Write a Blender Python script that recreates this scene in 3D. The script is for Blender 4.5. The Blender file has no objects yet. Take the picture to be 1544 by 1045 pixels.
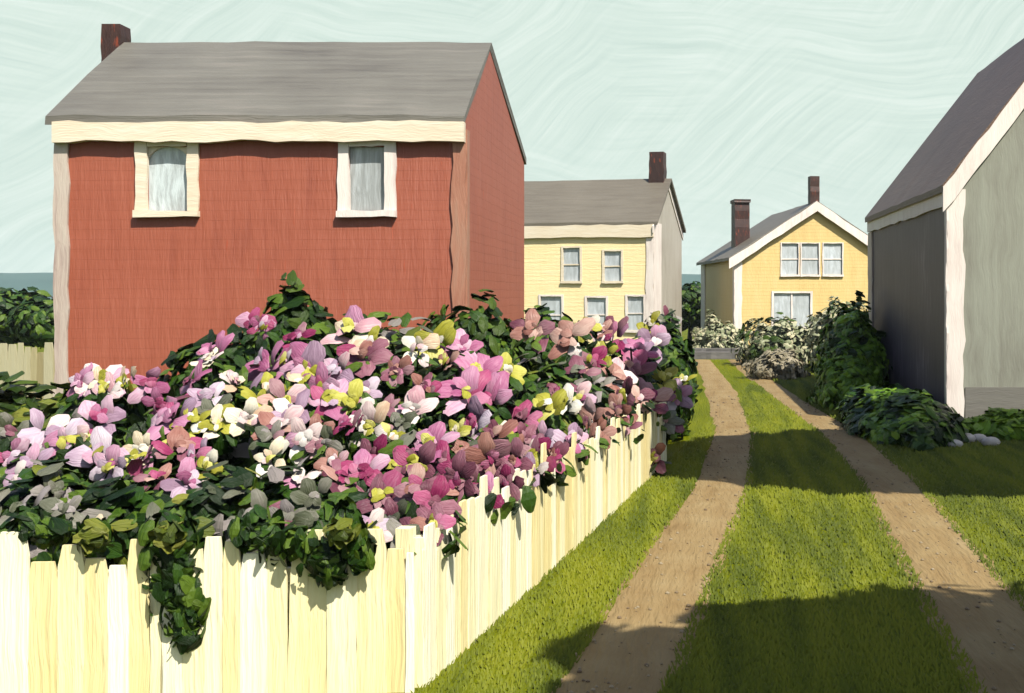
import bpy, math, random
from mathutils import Vector, Matrix, noise as mnoise

R = math.radians
C = bpy.context.scene.collection
rng = random.Random(7)

# ------------------------------------------------------------------ camera model
F, PX, PY, CH = 1655.0, 1030.0, 445.0, 2.6        # focal (photo pixels), principal point, eye height
def at(x, y, Z):                                  # photo pixel at depth Z -> world point
    return Vector(((x - PX) / F * Z, Z, CH + (PY - y) / F * Z))
def gnd(x, y):
    Z = F * CH / (y - PY)
    return Vector(((x - PX) / F * Z, Z, 0))

def s2l(c):
    out = []
    for v in c:
        v /= 255.0
        out.append(v / 12.92 if v <= .04045 else ((v + .055) / 1.055) ** 2.4)
    return out
def alb(r, g, b, k=1.0):                          # sRGB swatch scaled to an albedo
    l = s2l((r, g, b)); k *= .68
    return (min(1, l[0] * k), min(1, l[1] * k), min(1, l[2] * k), 1)

# ------------------------------------------------------------------ materials
def paint(name, cols, stretch=(9, 9, 1.2), rough=.55, bump=.35, bdist=.012, coord='Object', rnd=0.0,
          fine=5.0, low=.5, spec=.35, wobk=.22, cross=None, fleck=None, courses=None, ramp=(.28, .72)):
    """brushed oil-like paint: long streaks of neighbouring hues with a bristle relief"""
    m = bpy.data.materials.new(name); m.use_nodes = True
    N = m.node_tree.nodes; L = m.node_tree.links
    b = N['Principled BSDF']
    b.inputs['Roughness'].default_value = rough
    b.inputs['Specular IOR Level'].default_value = spec
    tc = N.new('ShaderNodeTexCoord')
    src = tc.outputs[coord]
    wob = N.new('ShaderNodeTexNoise'); wob.inputs['Scale'].default_value = 1.3 if coord == 'Object' else 2.0
    wob.inputs['Detail'].default_value = 2
    L.new(src, wob.inputs['Vector'])
    sub = N.new('ShaderNodeVectorMath'); sub.operation = 'MULTIPLY_ADD'
    sub.inputs[1].default_value = (wobk,) * 3 if coord == 'Object' else (.12,) * 3
    L.new(wob.outputs['Color'], sub.inputs[0]); L.new(src, sub.inputs[2])
    mp = N.new('ShaderNodeMapping'); mp.inputs['Scale'].default_value = stretch
    L.new(sub.outputs[0], mp.inputs['Vector'])
    n1 = N.new('ShaderNodeTexNoise'); n1.inputs['Scale'].default_value = 1; n1.inputs['Detail'].default_value = 5
    n1.inputs['Roughness'].default_value = .6
    L.new(mp.outputs[0], n1.inputs['Vector'])
    n2 = N.new('ShaderNodeTexNoise'); n2.inputs['Scale'].default_value = fine; n2.inputs['Detail'].default_value = 3
    L.new(mp.outputs[0], n2.inputs['Vector'])
    n3 = N.new('ShaderNodeTexNoise'); n3.inputs['Scale'].default_value = low; n3.inputs['Detail'].default_value = 3
    L.new(src, n3.inputs['Vector'])
    a1 = N.new('ShaderNodeMath'); a1.operation = 'MULTIPLY_ADD'; a1.inputs[1].default_value = .55
    L.new(n1.outputs['Fac'], a1.inputs[0])
    a0 = N.new('ShaderNodeMath'); a0.operation = 'MULTIPLY'; a0.inputs[1].default_value = .45
    L.new(n3.outputs['Fac'], a0.inputs[0]); L.new(a0.outputs[0], a1.inputs[2])
    fac = a1.outputs[0]
    if rnd:
        at_ = N.new('ShaderNodeAttribute'); at_.attribute_name = 'rnd'
        a2 = N.new('ShaderNodeMath'); a2.operation = 'MULTIPLY_ADD'; a2.inputs[1].default_value = rnd
        L.new(at_.outputs['Fac'], a2.inputs[0])
        a3 = N.new('ShaderNodeMath'); a3.operation = 'MULTIPLY_ADD'; a3.inputs[1].default_value = 1 - rnd * .6
        a3.inputs[2].default_value = -rnd * .2
        L.new(fac, a3.inputs[0]); L.new(a3.outputs[0], a2.inputs[2])
        fac = a2.outputs[0]
    rp = N.new('ShaderNodeValToRGB')
    el = rp.color_ramp.elements
    lo, hi = ramp
    el[0].position = lo; el[0].color = cols[0]
    el[1].position = hi; el[1].color = cols[-1]
    for i in range(1, len(cols) - 1):
        e = el.new(lo + (hi - lo) * i / (len(cols) - 1)); e.color = cols[i]
    L.new(fac, rp.inputs[0])
    col = rp.outputs[0]
    if fleck:
        nf = N.new('ShaderNodeTexNoise'); nf.inputs['Scale'].default_value = fleck[1]; nf.inputs['Detail'].default_value = 4
        L.new(mp.outputs[0], nf.inputs['Vector'])
        mr = N.new('ShaderNodeMapRange'); mr.inputs[1].default_value = fleck[2]; mr.inputs[2].default_value = fleck[2] + .08
        L.new(nf.outputs['Fac'], mr.inputs[0])
        mx = N.new('ShaderNodeMix'); mx.data_type = 'RGBA'
        mx.inputs[7].default_value = fleck[0]
        L.new(mr.outputs[0], mx.inputs[0]); L.new(col, mx.inputs[6]); col = mx.outputs[2]
    L.new(col, b.inputs['Base Color'])
    h = n2.outputs['Fac']
    ha = N.new('ShaderNodeMath'); ha.operation = 'MULTIPLY_ADD'; ha.inputs[1].default_value = 1.6
    L.new(n1.outputs['Fac'], ha.inputs[0]); L.new(h, ha.inputs[2]); h = ha.outputs[0]
    if cross:
        mp2 = N.new('ShaderNodeMapping'); mp2.inputs['Scale'].default_value = cross
        L.new(sub.outputs[0], mp2.inputs['Vector'])
        n4 = N.new('ShaderNodeTexNoise'); n4.inputs['Scale'].default_value = 1; n4.inputs['Detail'].default_value = 4
        L.new(mp2.outputs[0], n4.inputs['Vector'])
        hb = N.new('ShaderNodeMath'); hb.operation = 'ADD'
        L.new(n4.outputs['Fac'], hb.inputs[0]); L.new(h, hb.inputs[1]); h = hb.outputs[0]
    if courses:                                     # overlapping boards or shingle courses
        sx = N.new('ShaderNodeSeparateXYZ'); L.new(sub.outputs[0], sx.inputs[0])
        c1 = N.new('ShaderNodeMath'); c1.operation = 'MULTIPLY'; c1.inputs[1].default_value = courses[0]; L.new(sx.outputs['Z'], c1.inputs[0])
        c2 = N.new('ShaderNodeMath'); c2.operation = 'FRACT'; L.new(c1.outputs[0], c2.inputs[0])
        c3 = N.new('ShaderNodeMath'); c3.operation = 'MULTIPLY_ADD'; c3.inputs[1].default_value = -courses[1]; L.new(c2.outputs[0], c3.inputs[0]); L.new(h, c3.inputs[2]); h = c3.outputs[0]
    bp = N.new('ShaderNodeBump'); bp.inputs['Strength'].default_value = bump; bp.inputs['Distance'].default_value = bdist
    L.new(h, bp.inputs['Height']); L.new(bp.outputs[0], b.inputs['Normal'])
    return m

V = (10, 10, .9)        # vertical strokes
H = (.9, .9, 12)        # horizontal strokes on walls
M = {}
M['red'] = paint('red_paint', [alb(146, 70, 46, .64), alb(162, 83, 56, .66), alb(168, 89, 62, .66), alb(180, 104, 78, .66)], (7, 7, .8), cross=(.5, .5, 5),
                 bump=.5, bdist=.016, wobk=.05, courses=(7, 3.2), fleck=(alb(200, 82, 40, .6), 1.6, .70))
M['red_side'] = M['red']
M['roof_grey'] = paint('grey_roof', [alb(108, 102, 94, .42), alb(134, 129, 119, .43), alb(148, 144, 133, .43), alb(166, 158, 148, .44)], (.6, 9, 9), bump=.5, bdist=.02, wobk=.08, courses=(9, 1.1))
M['roof_taupe'] = paint('taupe_roof', [alb(112, 102, 90, .55), alb(126, 118, 104, .55), alb(140, 132, 118, .55)], (.6, 9, 9), bump=.5, bdist=.02, wobk=.08, courses=(9, 1.1))
M['roof_dark'] = paint('dark_roof', [alb(100, 74, 54, .58), alb(116, 88, 66, .58), alb(132, 104, 82, .58)], (1.2, 7, 7), bump=.5, bdist=.015, wobk=.08, courses=(6, .8))
M['cream_trim'] = paint('cream_trim', [alb(232, 212, 184, .73), alb(242, 226, 200, .74), alb(248, 238, 218, .76)], (1, 5, 8), bump=.4, bdist=.012)
M['pink_trim'] = paint('pink_trim', [alb(176, 108, 84, .62), alb(196, 138, 112, .62), alb(190, 150, 126, .62)], (14, 14, .8), bump=.5)
M['mauve_trim'] = paint('mauve_trim', [alb(170, 140, 134, .62), alb(222, 204, 190, .62), alb(236, 226, 210, .62)], (16, 16, .8), bump=.5)
M['white_trim'] = paint('white_trim', [alb(206, 190, 184, .8), alb(238, 226, 218, .8), alb(246, 240, 232, .8)], (10, 10, .8), bump=.4, bdist=.012)
M['yellow_pale'] = paint('pale_yellow_paint', [alb(234, 206, 152, .8), alb(240, 218, 164, .82), alb(242, 222, 172, .82), alb(240, 218, 180, .82)], (1, 1, 9), bump=.5, bdist=.02, cross=(5, 5, .6), wobk=.05, courses=(6.5, 1.6))
M['shaded_gable'] = paint('gable_shade_grey', [alb(176, 166, 152, .6), alb(206, 198, 184, .6), alb(220, 214, 200, .6)], (6, 6, .6), bump=.4)  # shaded side of the pale yellow house, its shade put into the colour
M['yellow_warm'] = paint('warm_yellow_paint', [alb(236, 198, 126, .6), alb(242, 211, 138, .62), alb(244, 218, 152, .62)], (4, 4, 1), bump=.45, bdist=.02, wobk=.05, courses=(6.5, 1.2))
M['charcoal'] = paint('charcoal_paint', [alb(62, 53, 64, .8), alb(76, 66, 76, .8), alb(86, 75, 84, .8), alb(124, 110, 122, .8)], (9, 9, .5), bump=.4, ramp=(.37, .65))
M['sage_grey'] = paint('sage_grey_paint', [alb(140, 138, 126, .64), alb(156, 157, 143, .65), alb(166, 169, 154, .66)], (6, 6, .6), bump=.4, ramp=(.37, .63))
M['base_shade_strip'] = paint('base_shade_grey', [alb(126, 122, 116, .6), alb(142, 138, 130, .6)], (1, 1, 8), bump=.3)  # shade at the foot of the sage gable, painted as a darker grey
M['chimney'] = paint('chimney_brick', [alb(46, 24, 22, .62), alb(66, 38, 32, .62), alb(92, 58, 46, .62)], (10, 10, 2), bump=.5, fleck=(alb(150, 66, 36, .6), 1.2, .60))
M['pane'] = paint('window_glass', [alb(136, 140, 140, .85), alb(164, 170, 170, .85), alb(196, 206, 208, .95), alb(212, 222, 226, .95)], (14, 14, 2.2), rough=.22, bump=.4, spec=.5)
M['pane_far'] = paint('curtained_window_glass', [alb(146, 150, 150, .9), alb(178, 184, 188, .9), alb(212, 220, 228, .95)], (9, 9, 1.5), rough=.3, bump=.4, spec=.5)
M['pane_dark'] = paint('window_glass_dark', [alb(118, 122, 120, .85), alb(156, 160, 160, .9), alb(200, 208, 212, 1.0)], (16, 16, 1.2), rough=.22, bump=.4, spec=.5)
M['fence'] = paint('cream_fence_paint', [alb(240, 220, 158, .82), alb(247, 235, 184, .84), alb(250, 242, 202, .86), alb(248, 243, 220, .9)], (8, 8, .35), rnd=.45, bump=.5, bdist=.025, rough=.4, fine=4, wobk=.1)
M['old_fence'] = paint('old_fence_paint', [alb(206, 190, 140, .5), alb(226, 214, 166, .55), alb(232, 224, 186, .55)], (12, 12, .9), rnd=.5, bump=.5)
M['lawn'] = paint('lawn_grass', [alb(92, 106, 4, .46), alb(116, 127, 6, .48), alb(132, 140, 8, .48), alb(150, 152, 16, .48)], (8, .4, 1), bump=.8, bdist=.04, fine=5, low=.35, rough=.7, spec=.06, wobk=.1)
M['track'] = paint('dirt_track', [alb(154, 124, 80, .47), alb(178, 149, 102, .48), alb(189, 163, 116, .48), alb(199, 176, 132, .48)], (3.2, .45, 1), bump=.6, bdist=.05, fine=7, rough=.7, spec=.08, wobk=.12, low=1.6)
M['gravel'] = paint('gravel', [alb(140, 114, 82, .43), alb(170, 146, 108, .43), alb(192, 172, 138, .43)], (9, 9, 9), rnd=.8, bump=.2)
M['hill'] = paint('hill_woods', [alb(60, 92, 84, .5), alb(74, 110, 98, .5), alb(88, 120, 104, .5)], (.02, .02, .1), bump=.1, low=.01)
M['slab'] = paint('grey_slab', [alb(96, 92, 90, .5), alb(130, 126, 122, .5), alb(160, 154, 150, .5)], (1, 8, 8), bump=.4)
M['stone'] = paint('white_stone', [alb(170, 160, 154, .7), alb(226, 218, 210, .8)], (9, 9, 9), bump=.5)
M['bark'] = paint('bark', [alb(62, 48, 36, .6), alb(92, 74, 58, .6)], (9, 9, 1.2), bump=.8)
UVS = (1.3, 8.5, 1)
def leafmat(name, cols, **k):
    return paint(name, cols, UVS, coord='UV', rnd=k.pop('rnd', .6), spec=.15, bump=.5, bdist=.014, fine=2.0, low=.9, rough=k.pop('rough', .42), **k)
M['leaf_dark'] = leafmat('dark_leaf', [alb(20, 40, 8, .7), alb(36, 64, 14, .7), alb(54, 84, 20, .7), alb(88, 112, 34, .7)])
M['leaf_mid'] = leafmat('mid_leaf', [alb(38, 56, 14, .6), alb(54, 76, 18, .6), alb(74, 96, 26, .6)])
M['leaf_hedge'] = leafmat('hedge_leaf', [alb(58, 86, 12, 1.15), alb(82, 114, 20, 1.15), alb(108, 136, 34, 1.15)])
M['leaf_olive'] = leafmat('olive_leaf', [alb(70, 86, 24, .55), alb(112, 122, 36, .55), alb(146, 148, 60, .55)])
M['grass'] = leafmat('grass_strokes', [alb(94, 108, 4, .44), alb(114, 125, 6, .45), alb(128, 138, 8, .45), alb(144, 150, 18, .45)], rough=.65, rnd=.9)
M['leaf_sage'] = leafmat('sage_leaf', [alb(112, 120, 84, .7), alb(144, 150, 114, .7), alb(176, 178, 146, .7), alb(204, 196, 160, .7)])
M['leaf_taupe'] = leafmat('taupe_leaf', [alb(136, 126, 98, .6), alb(164, 154, 126, .6), alb(184, 172, 146, .6)])
M['leaf_greymauve'] = leafmat('grey_mauve_leaf', [alb(92, 98, 76, .55), alb(130, 130, 112, .55), alb(160, 150, 146, .55)])
PET = {
 'P': [(168, 84, 128), (196, 122, 160), (212, 156, 186), (226, 190, 208)],
 'M': [(132, 36, 80), (168, 62, 108), (188, 92, 132), (206, 134, 164)],
 'D': [(112, 62, 78), (142, 84, 102), (160, 106, 122), (182, 140, 146)],
 'W': [(214, 160, 172), (236, 206, 206), (246, 232, 226), (250, 242, 236)],
 'Y': [(142, 140, 40), (182, 178, 62), (206, 202, 92), (226, 220, 136)],
 'C': [(226, 190, 160), (244, 228, 196), (250, 242, 220), (250, 246, 232)],
 'G': [(84, 90, 66), (120, 122, 104), (146, 142, 130), (176, 166, 166)],
 'L': [(154, 122, 146), (188, 156, 180), (208, 184, 204), (230, 214, 226)],
 'S': [(146, 92, 82), (176, 124, 112), (196, 150, 138), (222, 188, 174)],
}
PNAME = {'P': 'pink', 'M': 'magenta', 'D': 'dusky_plum', 'W': 'blush_white', 'Y': 'yellow_green', 'C': 'cream', 'G': 'grey_green', 'L': 'lilac', 'S': 'salmon'}
for k, cs in PET.items():
    M['pet' + k] = leafmat(PNAME[k] + '_petal', [alb(*c, .6) for c in cs], rough=.4, rnd=.42)

# ------------------------------------------------------------------ mesh helper
class MB:
    def __init__(s): s.v = []; s.f = []; s.r = []; s.uv = []; s.mi = []; s.cur = 0
    def fill(s):
        s.mi += [s.cur] * (len(s.f) - len(s.mi))
    def use(s, i): s.fill(); s.cur = i; return s
    def quadgrid(s, P, r=0, close=False):
        """P[i][j] points -> quads"""
        o = len(s.v); n = len(P); m = len(P[0])
        for i, row in enumerate(P):
            for j, p in enumerate(row):
                s.v.append(tuple(p)); s.r.append(r); s.uv.append((i / max(1, n - 1), j / max(1, m - 1)))
        for i in range(n - 1):
            for j in range(m - 1):
                s.f.append((o + i * m + j, o + i * m + j + 1, o + (i + 1) * m + j + 1, o + (i + 1) * m + j))
            if close:
                s.f.append((o + i * m + m - 1, o + i * m, o + (i + 1) * m, o + (i + 1) * m + m - 1))
        return o
    def poly(s, pts, r=0):
        o = len(s.v)
        for p in pts: s.v.append(tuple(p)); s.r.append(r); s.uv.append((0, 0))
        s.f.append(tuple(range(o, o + len(pts))))
    def beam(s, p0, p1, w, t, n=6, jit=0., r=0, taper=1., round_end=False):
        """box swept p0->p1, full width vector w, thickness vector t; its edges wander by jit"""
        p0, p1, w, t = Vector(p0), Vector(p1), Vector(w), Vector(t)
        ax = (p1 - p0); L = []
        ax_n = ax.normalized()
        for i in range(n + 1):
            k = i / n
            c = p0 + ax * k
            a = .5 + (rng.random() - .5) * jit / max(w.length, 1e-4)
            b = .5 + (rng.random() - .5) * jit / max(w.length, 1e-4)
            f = 1 + (taper - 1) * k
            if round_end and i == n: f *= .72
            q = [c - w * a * f - t * .5, c + w * b * f - t * .5, c + w * b * f + t * .5, c - w * a * f + t * .5]
            L.append(q)
        o = s.quadgrid(L, r, close=True)
        s.f.append((o + 3, o + 2, o + 1, o)); e = o + n * 4
        s.f.append((e, e + 1, e + 2, e + 3))
    def box(s, a, b, r=0):
        (x0, y0, z0), (x1, y1, z1) = a, b
        s.beam(((x0 + x1) / 2, (y0 + y1) / 2, z0), ((x0 + x1) / 2, (y0 + y1) / 2, z1), (x1 - x0, 0, 0), (0, y1 - y0, 0), 1, 0, r)
    def tube(s, pts, rads, k=8, r=0):
        P = []
        for i, p in enumerate(pts):
            p = Vector(p)
            d = (Vector(pts[min(i + 1, len(pts) - 1)]) - Vector(pts[max(i - 1, 0)])).normalized()
            a = d.orthogonal().normalized(); b = d.cross(a)
            P.append([p + (a * math.cos(2 * math.pi * j / k) + b * math.sin(2 * math.pi * j / k)) * rads[i] for j in range(k)])
        o = s.quadgrid(P, r, close=True)
        s.f.append(tuple(reversed(range(o, o + k)))); e = o + (len(pts) - 1) * k
        s.f.append(tuple(range(e, e + k)))
    def dab(s, p, nrm, along, L, W, curl, rr):
        """one thick stroke-like leaf or petal"""
        nrm = Vector(nrm).normalized(); along = Vector(along)
        along = (along - nrm * along.dot(nrm))
        if along.length < 1e-4: along = nrm.orthogonal()
        along.normalize(); side = nrm.cross(along)
        o = len(s.v); u0 = rr * 37.0; v0 = rr * 91.0
        ws = (.34, .84, 1.0, .88, .4); p = Vector(p)
        for i, w in enumerate(ws):
            q = -1 + i * .5
            for j in (-1, 0, 1):
                jw = w * (1 + .14 * math.sin(rr * 50 + i * 2.1 + j))
                c = p + along * (q * L * (1 if j == 0 else .93)) + side * (j * jw * W) + nrm * (-curl * L * q * q + (.22 * W if j == 0 else 0))
                s.v.append((c.x, c.y, c.z)); s.r.append(rr); s.uv.append((u0 + q * .5, v0 + j * .5))
        for i in range(4):
            for j in range(2):
                a = o + i * 3 + j
                s.f.append((a, a + 1, a + 4, a + 3))
    def build(s, name, mat, parent=None, smooth=False, loc=None):
        me = bpy.data.meshes.new(name)
        me.from_pydata(s.v, [], s.f)
        at_ = me.attributes.new('rnd', 'FLOAT', 'POINT'); at_.data.foreach_set('value', s.r)
        uvl = me.uv_layers.new(name='UVMap')
        li = [0] * len(me.loops); me.loops.foreach_get('vertex_index', li)
        flat = []
        for i in li: flat += s.uv[i]
        uvl.data.foreach_set('uv', flat)
        s.fill()
        for q in (mat if isinstance(mat, (list, tuple)) else [mat]): me.materials.append(q)
        if any(s.mi): me.polygons.foreach_set('material_index', s.mi)
        if smooth: me.polygons.foreach_set('use_smooth', [True] * len(me.polygons))
        me.update()
        o = bpy.data.objects.new(name, me); C.objects.link(o)
        if parent: o.parent = parent
        if loc: o.location = loc
        return o

def thing(name, label, cat, loc=(0, 0, 0), rz=0., group=None):
    o = bpy.data.objects.new(name, None); C.objects.link(o)
    o.location = loc; o.rotation_euler = (0, 0, rz); o.empty_display_size = .3
    return tag(o, label, cat, group)
def tag(o, label, cat, group=None):
    o['label'] = label; o['category'] = cat
    if group: o['group'] = group
    return o
def struct(o): o['kind'] = 'structure'; return o

# ------------------------------------------------------------------ houses
def facade(mb, to3, us, roof, openings, depth=.11):
    """wall in a plane (u,z) below roof(u) with recessed openings; to3(u, z, d) gives the point d inside"""
    cuts = sorted(set(us + [q for o in openings for q in o[:2]]))
    for a, b in zip(cuts, cuts[1:]):
        m = (a + b) / 2
        inside = sorted([o for o in openings if o[0] < m < o[1]], key=lambda o: o[2])
        z = 0
        for o in inside:
            mb.poly([to3(a, z, 0), to3(b, z, 0), to3(b, o[2], 0), to3(a, o[2], 0)]); z = o[3]
        mb.poly([to3(a, z, 0), to3(b, z, 0), to3(b, roof(b), 0), to3(a, roof(a), 0)])
    for a, b, c, d in openings:
        for (p, q) in (((a, c), (b, c)), ((b, c), (b, d)), ((b, d), (a, d)), ((a, d), (a, c))):
            mb.poly([to3(p[0], p[1], 0), to3(q[0], q[1], 0), to3(q[0], q[1], depth), to3(p[0], p[1], depth)])

def house_shell(root, W, D, rv, ef, eb, rh, front, side, wall_mat, roof_mat, ov=.22, ovg=.2, th=.13, ovr=None):
    """ridge along local u; front wall at v=0 (faces -v), right gable at u=W"""
    def rf(v): return ef + (rh - ef) * v / rv if v <= rv else rh + (eb - rh) * (v - rv) / (D - rv)
    w = MB()
    facade(w, lambda u, z, d: (u, d, z), [0, W], lambda u: ef, front)
    facade(w, lambda v, z, d: (W - d, v, z), [0, rv, D], rf, side)
    w.poly([(0, D, 0), (0, rv, 0), (0, rv, rh), (0, D, eb)]); w.poly([(0, rv, 0), (0, 0, 0), (0, 0, ef), (0, rv, rh)])
    w.poly([(W, D, 0), (0, D, 0), (0, D, eb), (W, D, eb)])
    wall = w.build('wall', wall_mat, root)
    r = MB()
    sf = (rh - ef) / rv; sb = (rh - eb) / (D - rv)
    n = 14
    rows = []
    for i in range(n + 1):
        u = -ovg + (W + ovg + (ovg if ovr is None else ovr)) * i / n
        j = lambda a: (rng.random() - .5) * a
        rows.append([(u + j(.05), -ov, ef - ov * sf + j(.02)), (u + j(.03), rv * .5, (ef + rh) / 2 + .012), (u + j(.05), rv, rh + .01 + j(.02)), (u, D + ov, eb - ov * sb),
                     (u, D + ov, eb - ov * sb + th), (u, rv, rh + th + j(.03)), (u + j(.03), rv * .5, (ef + rh) / 2 + th + .01), (u + j(.05), -ov, ef - ov * sf + th + j(.03))])
    o = r.quadgrid(rows, 0, close=True)
    for e in (o, o + n * 8):
        for q in ((0, 1, 6, 7), (1, 2, 5, 6), (2, 3, 4, 5)): r.f.append(tuple(e + k for k in q))
    roof = r.build('roof', roof_mat, root)
    return wall, roof, rf

def window(root, plane, a, b, c, d, frame_mat, pane_mat, fw=.12, sill=.09, arch=False, mullion=0, rail=False):
    """plane='front' (v=0) or ('side', W): frame proud of the wall, pane set back in the opening"""
    if plane == 'front': P = lambda u, z, dep: Vector((u, -dep, z)); ou = Vector((0, -1, 0)); hu = Vector((1, 0, 0))
    else:
        Wd = plane[1]; P = lambda v, z, dep: Vector((Wd + dep, v, z)); ou = Vector((1, 0, 0)); hu = Vector((0, 1, 0))
    up = Vector((0, 0, 1)); t = .06
    fr = MB(); y = .0
    fr.beam(P(a - fw / 2 + .01, c - .0, .01), P(a - fw / 2 + .01, d + fw * .9, .01), hu * fw, ou * t, 5, .025)
    fr.beam(P(b + fw / 2 - .01, c - .0, .01), P(b + fw / 2 - .01, d + fw * .9, .01), hu * fw, ou * t, 5, .025)
    fr.beam(P(a + .012, d + fw * .42, .012), P(b - .012, d + fw * .42, .012), up * fw * .8, ou * t, 5, .02)
    f = fr.build('window', frame_mat, root)
    s = MB(); s.beam(P(a - fw, c - sill / 2, .03), P(b + fw, c - sill / 2, .03), up * sill, ou * .12, 5, .02)
    s.build('sill', frame_mat, f)
    p = MB(); p.poly([P(a, c, -.052), P(b, c, -.052), P(b, d, -.052), P(a, d, -.052)])
    p.build('pane', pane_mat, f)
    if arch:                                        # rounded spandrels in the upper corners
        q = MB(); r_ = (b - a) / 2; m = (a + b) / 2; N_ = 8
        for sgn in (-1, 1):
            crn = P(m + sgn * r_, d, -.02)
            pts = [P(m + sgn * r_ * math.cos(k / N_ * math.pi / 2), d - r_ * .8 + r_ * .8 * math.sin(k / N_ * math.pi / 2), -.02) for k in range(N_ + 1)]
            for i in range(N_): q.poly([crn, pts[i], pts[i + 1]])
            for i in range(N_): q.poly([pts[i], pts[i + 1], pts[i + 1] - ou * .04, pts[i] - ou * .04])
        q.build('arch_trim', frame_mat, f)
    if mullion or rail:
        g = MB()
        for i in range(mullion):
            u = a + (b - a) * (i + 1) / (mullion + 1)
            g.beam(P(u, c, -.03), P(u, d, -.03), hu * .07, ou * .04, 3, .015)
        if rail:
            z = (c + d) / 2
            g.beam(P(a, z, -.033), P(b, z, -.033), up * .05, ou * .03, 3, .01)
        g.build('sash_bar', frame_mat, f)
    return f

def chimney(roof, u, v, w, d, z0, z1, cap=True):
    m = MB(); m.beam((u, v, z0), (u, v, z1 - .14), (w, 0, 0), (0, d, 0), 6, .04, taper=.93)
    if cap: m.beam((u, v, z1 - .14), (u, v, z1), (w * 1.12, 0, 0), (0, d * 1.12, 0), 2, .03)
    return m.build('chimney', M['chimney'], roof)

# --- red saltbox house
rx0, rx1, ry = -9.05, -3.17, 15.9
red = thing('red_house', 'large brick-red two-storey house with grey roof and dark chimney', 'house', (rx0, ry, 0))
W, D = rx1 - rx0, 6.0
def ru(x): return (x - PX) / F * ry - rx0
def rz_(y): return CH + (PY - y) / F * ry
win_r = [(ru(222), ru(284), rz_(318), rz_(221)), (ru(526), ru(582), rz_(318), rz_(221))]
wall, roof, rf = house_shell(red, W, D, 2.1, 5.13, 5.25, 6.62, win_r, [], M['red'], M['roof_grey'], ov=.1, ovg=.13, ovr=.03)
window(red, 'front', *win_r[0], M['cream_trim'], M['pane'], fw=.17, arch=True)
window(red, 'front', *win_r[1], M['white_trim'], M['pane_dark'], fw=.16)
m = MB(); m.beam((-.02, -.07, 4.955), (W + .02, -.07, 4.955), (0, 0, .28), (0, .13, 0), 24, .05); m.build('frieze', M['cream_trim'], red)
m = MB(); m.beam((.06, -.022, 0), (.06, -.022, 4.82), (.2, 0, 0), (0, .04, 0), 16, .04); m.build('corner_board', M['mauve_trim'], red)
m = MB(); m.beam((W - .07, -.022, 0), (W - .07, -.022, 4.82), (.2, 0, 0), (0, .04, 0), 16, .05)
m.beam((W + .022, .1, 0), (W + .022, .1, 5.0), (0, .19, 0), (.04, 0, 0), 16, .04); m.build('corner_board', M['pink_trim'], red)
chimney(roof, -9.32 + 9.05 + .0, 2.15, .32, .34, 5.9, 7.16, cap=False)

# --- pale yellow house beyond it
yx, yy = (985 - PX) / F * 45, 45.0
a1 = R(-11)
W1, D1 = 11.0, 6.0
cu, su = math.cos(a1), math.sin(a1)
org = (yx - W1 * cu, yy - W1 * su, 0)
y1 = thing('yellow_house', 'pale yellow two-storey house with taupe roof, half hidden behind the red house', 'house', org, a1)
def yu(x, off=0):                                   # photo column -> local u on the front wall
    s = (x - PX) / F
    # point = org + u*(cu,su) ; X = s*Y
    return (s * org[1] - org[0]) / (cu - s * su)
def yz(x, y):
    u = yu(x); Z = org[1] + u * su
    return CH + (PY - y) / F * Z
def yr(x0, x1, yt, yb): return (yu(x0), yu(x1), yz(x0, yb), yz(x0, yt))
wins1 = [yr(849, 875, 374, 424), yr(911, 937, 379, 424), yr(815, 847, 447, 503), yr(885, 914, 449, 500), yr(946, 971, 447, 498)]
wall, roof, rf = house_shell(y1, W1, D1, 2.8, 5.55, 5.55, 7.55, wins1, [], M['yellow_pale'], M['roof_taupe'], ov=.1)
for i, w in enumerate(wins1):
    window(y1, 'front', *w, M['white_trim'] if i > 1 else M['cream_trim'], M['pane_far'], fw=.09, rail=True)
m = MB(); m.beam((0, -.07, 5.24), (W1 + .02, -.07, 5.24), (0, 0, .5), (0, .13, 0), 20, .06); m.build('frieze', M['cream_trim'], y1)
m = MB(); m.beam((W1 - .14, -.022, 0), (W1 - .14, -.022, 5.0), (.32, 0, 0), (0, .04, 0), 12, .06)
m.beam((W1 + .022, .72, 0), (W1 + .022, .72, 5.6), (0, 1.4, 0), (.04, 0, 0), 12, .06); m.build('corner_board', M['white_trim'], y1)
m = MB(); facade(m, lambda v, z, d: (W1 + .012, v, z), [0, 2.8, D1], lambda v: rf(v) - .02, []); m.build('gable_tone_sheet', M['shaded_gable'], y1)  # thin sheet over the yellow gable, coloured grey for its shade
m = MB()
for (va, vb) in ((-.2, 2.8), (6.2, 2.8)):
    za = 5.55 - .2 * .71; m.beam((W1 + .03, va, za - .12), (W1 + .03, vb, 7.55 - .12), (0, 0, .3), (.05, 0, 0), 8, .04)
m.build('rake_board', M['white_trim'], y1)
chimney(roof, W1 - .42, 2.8, .68, .6, 7.2, 8.95, cap=False)

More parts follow.
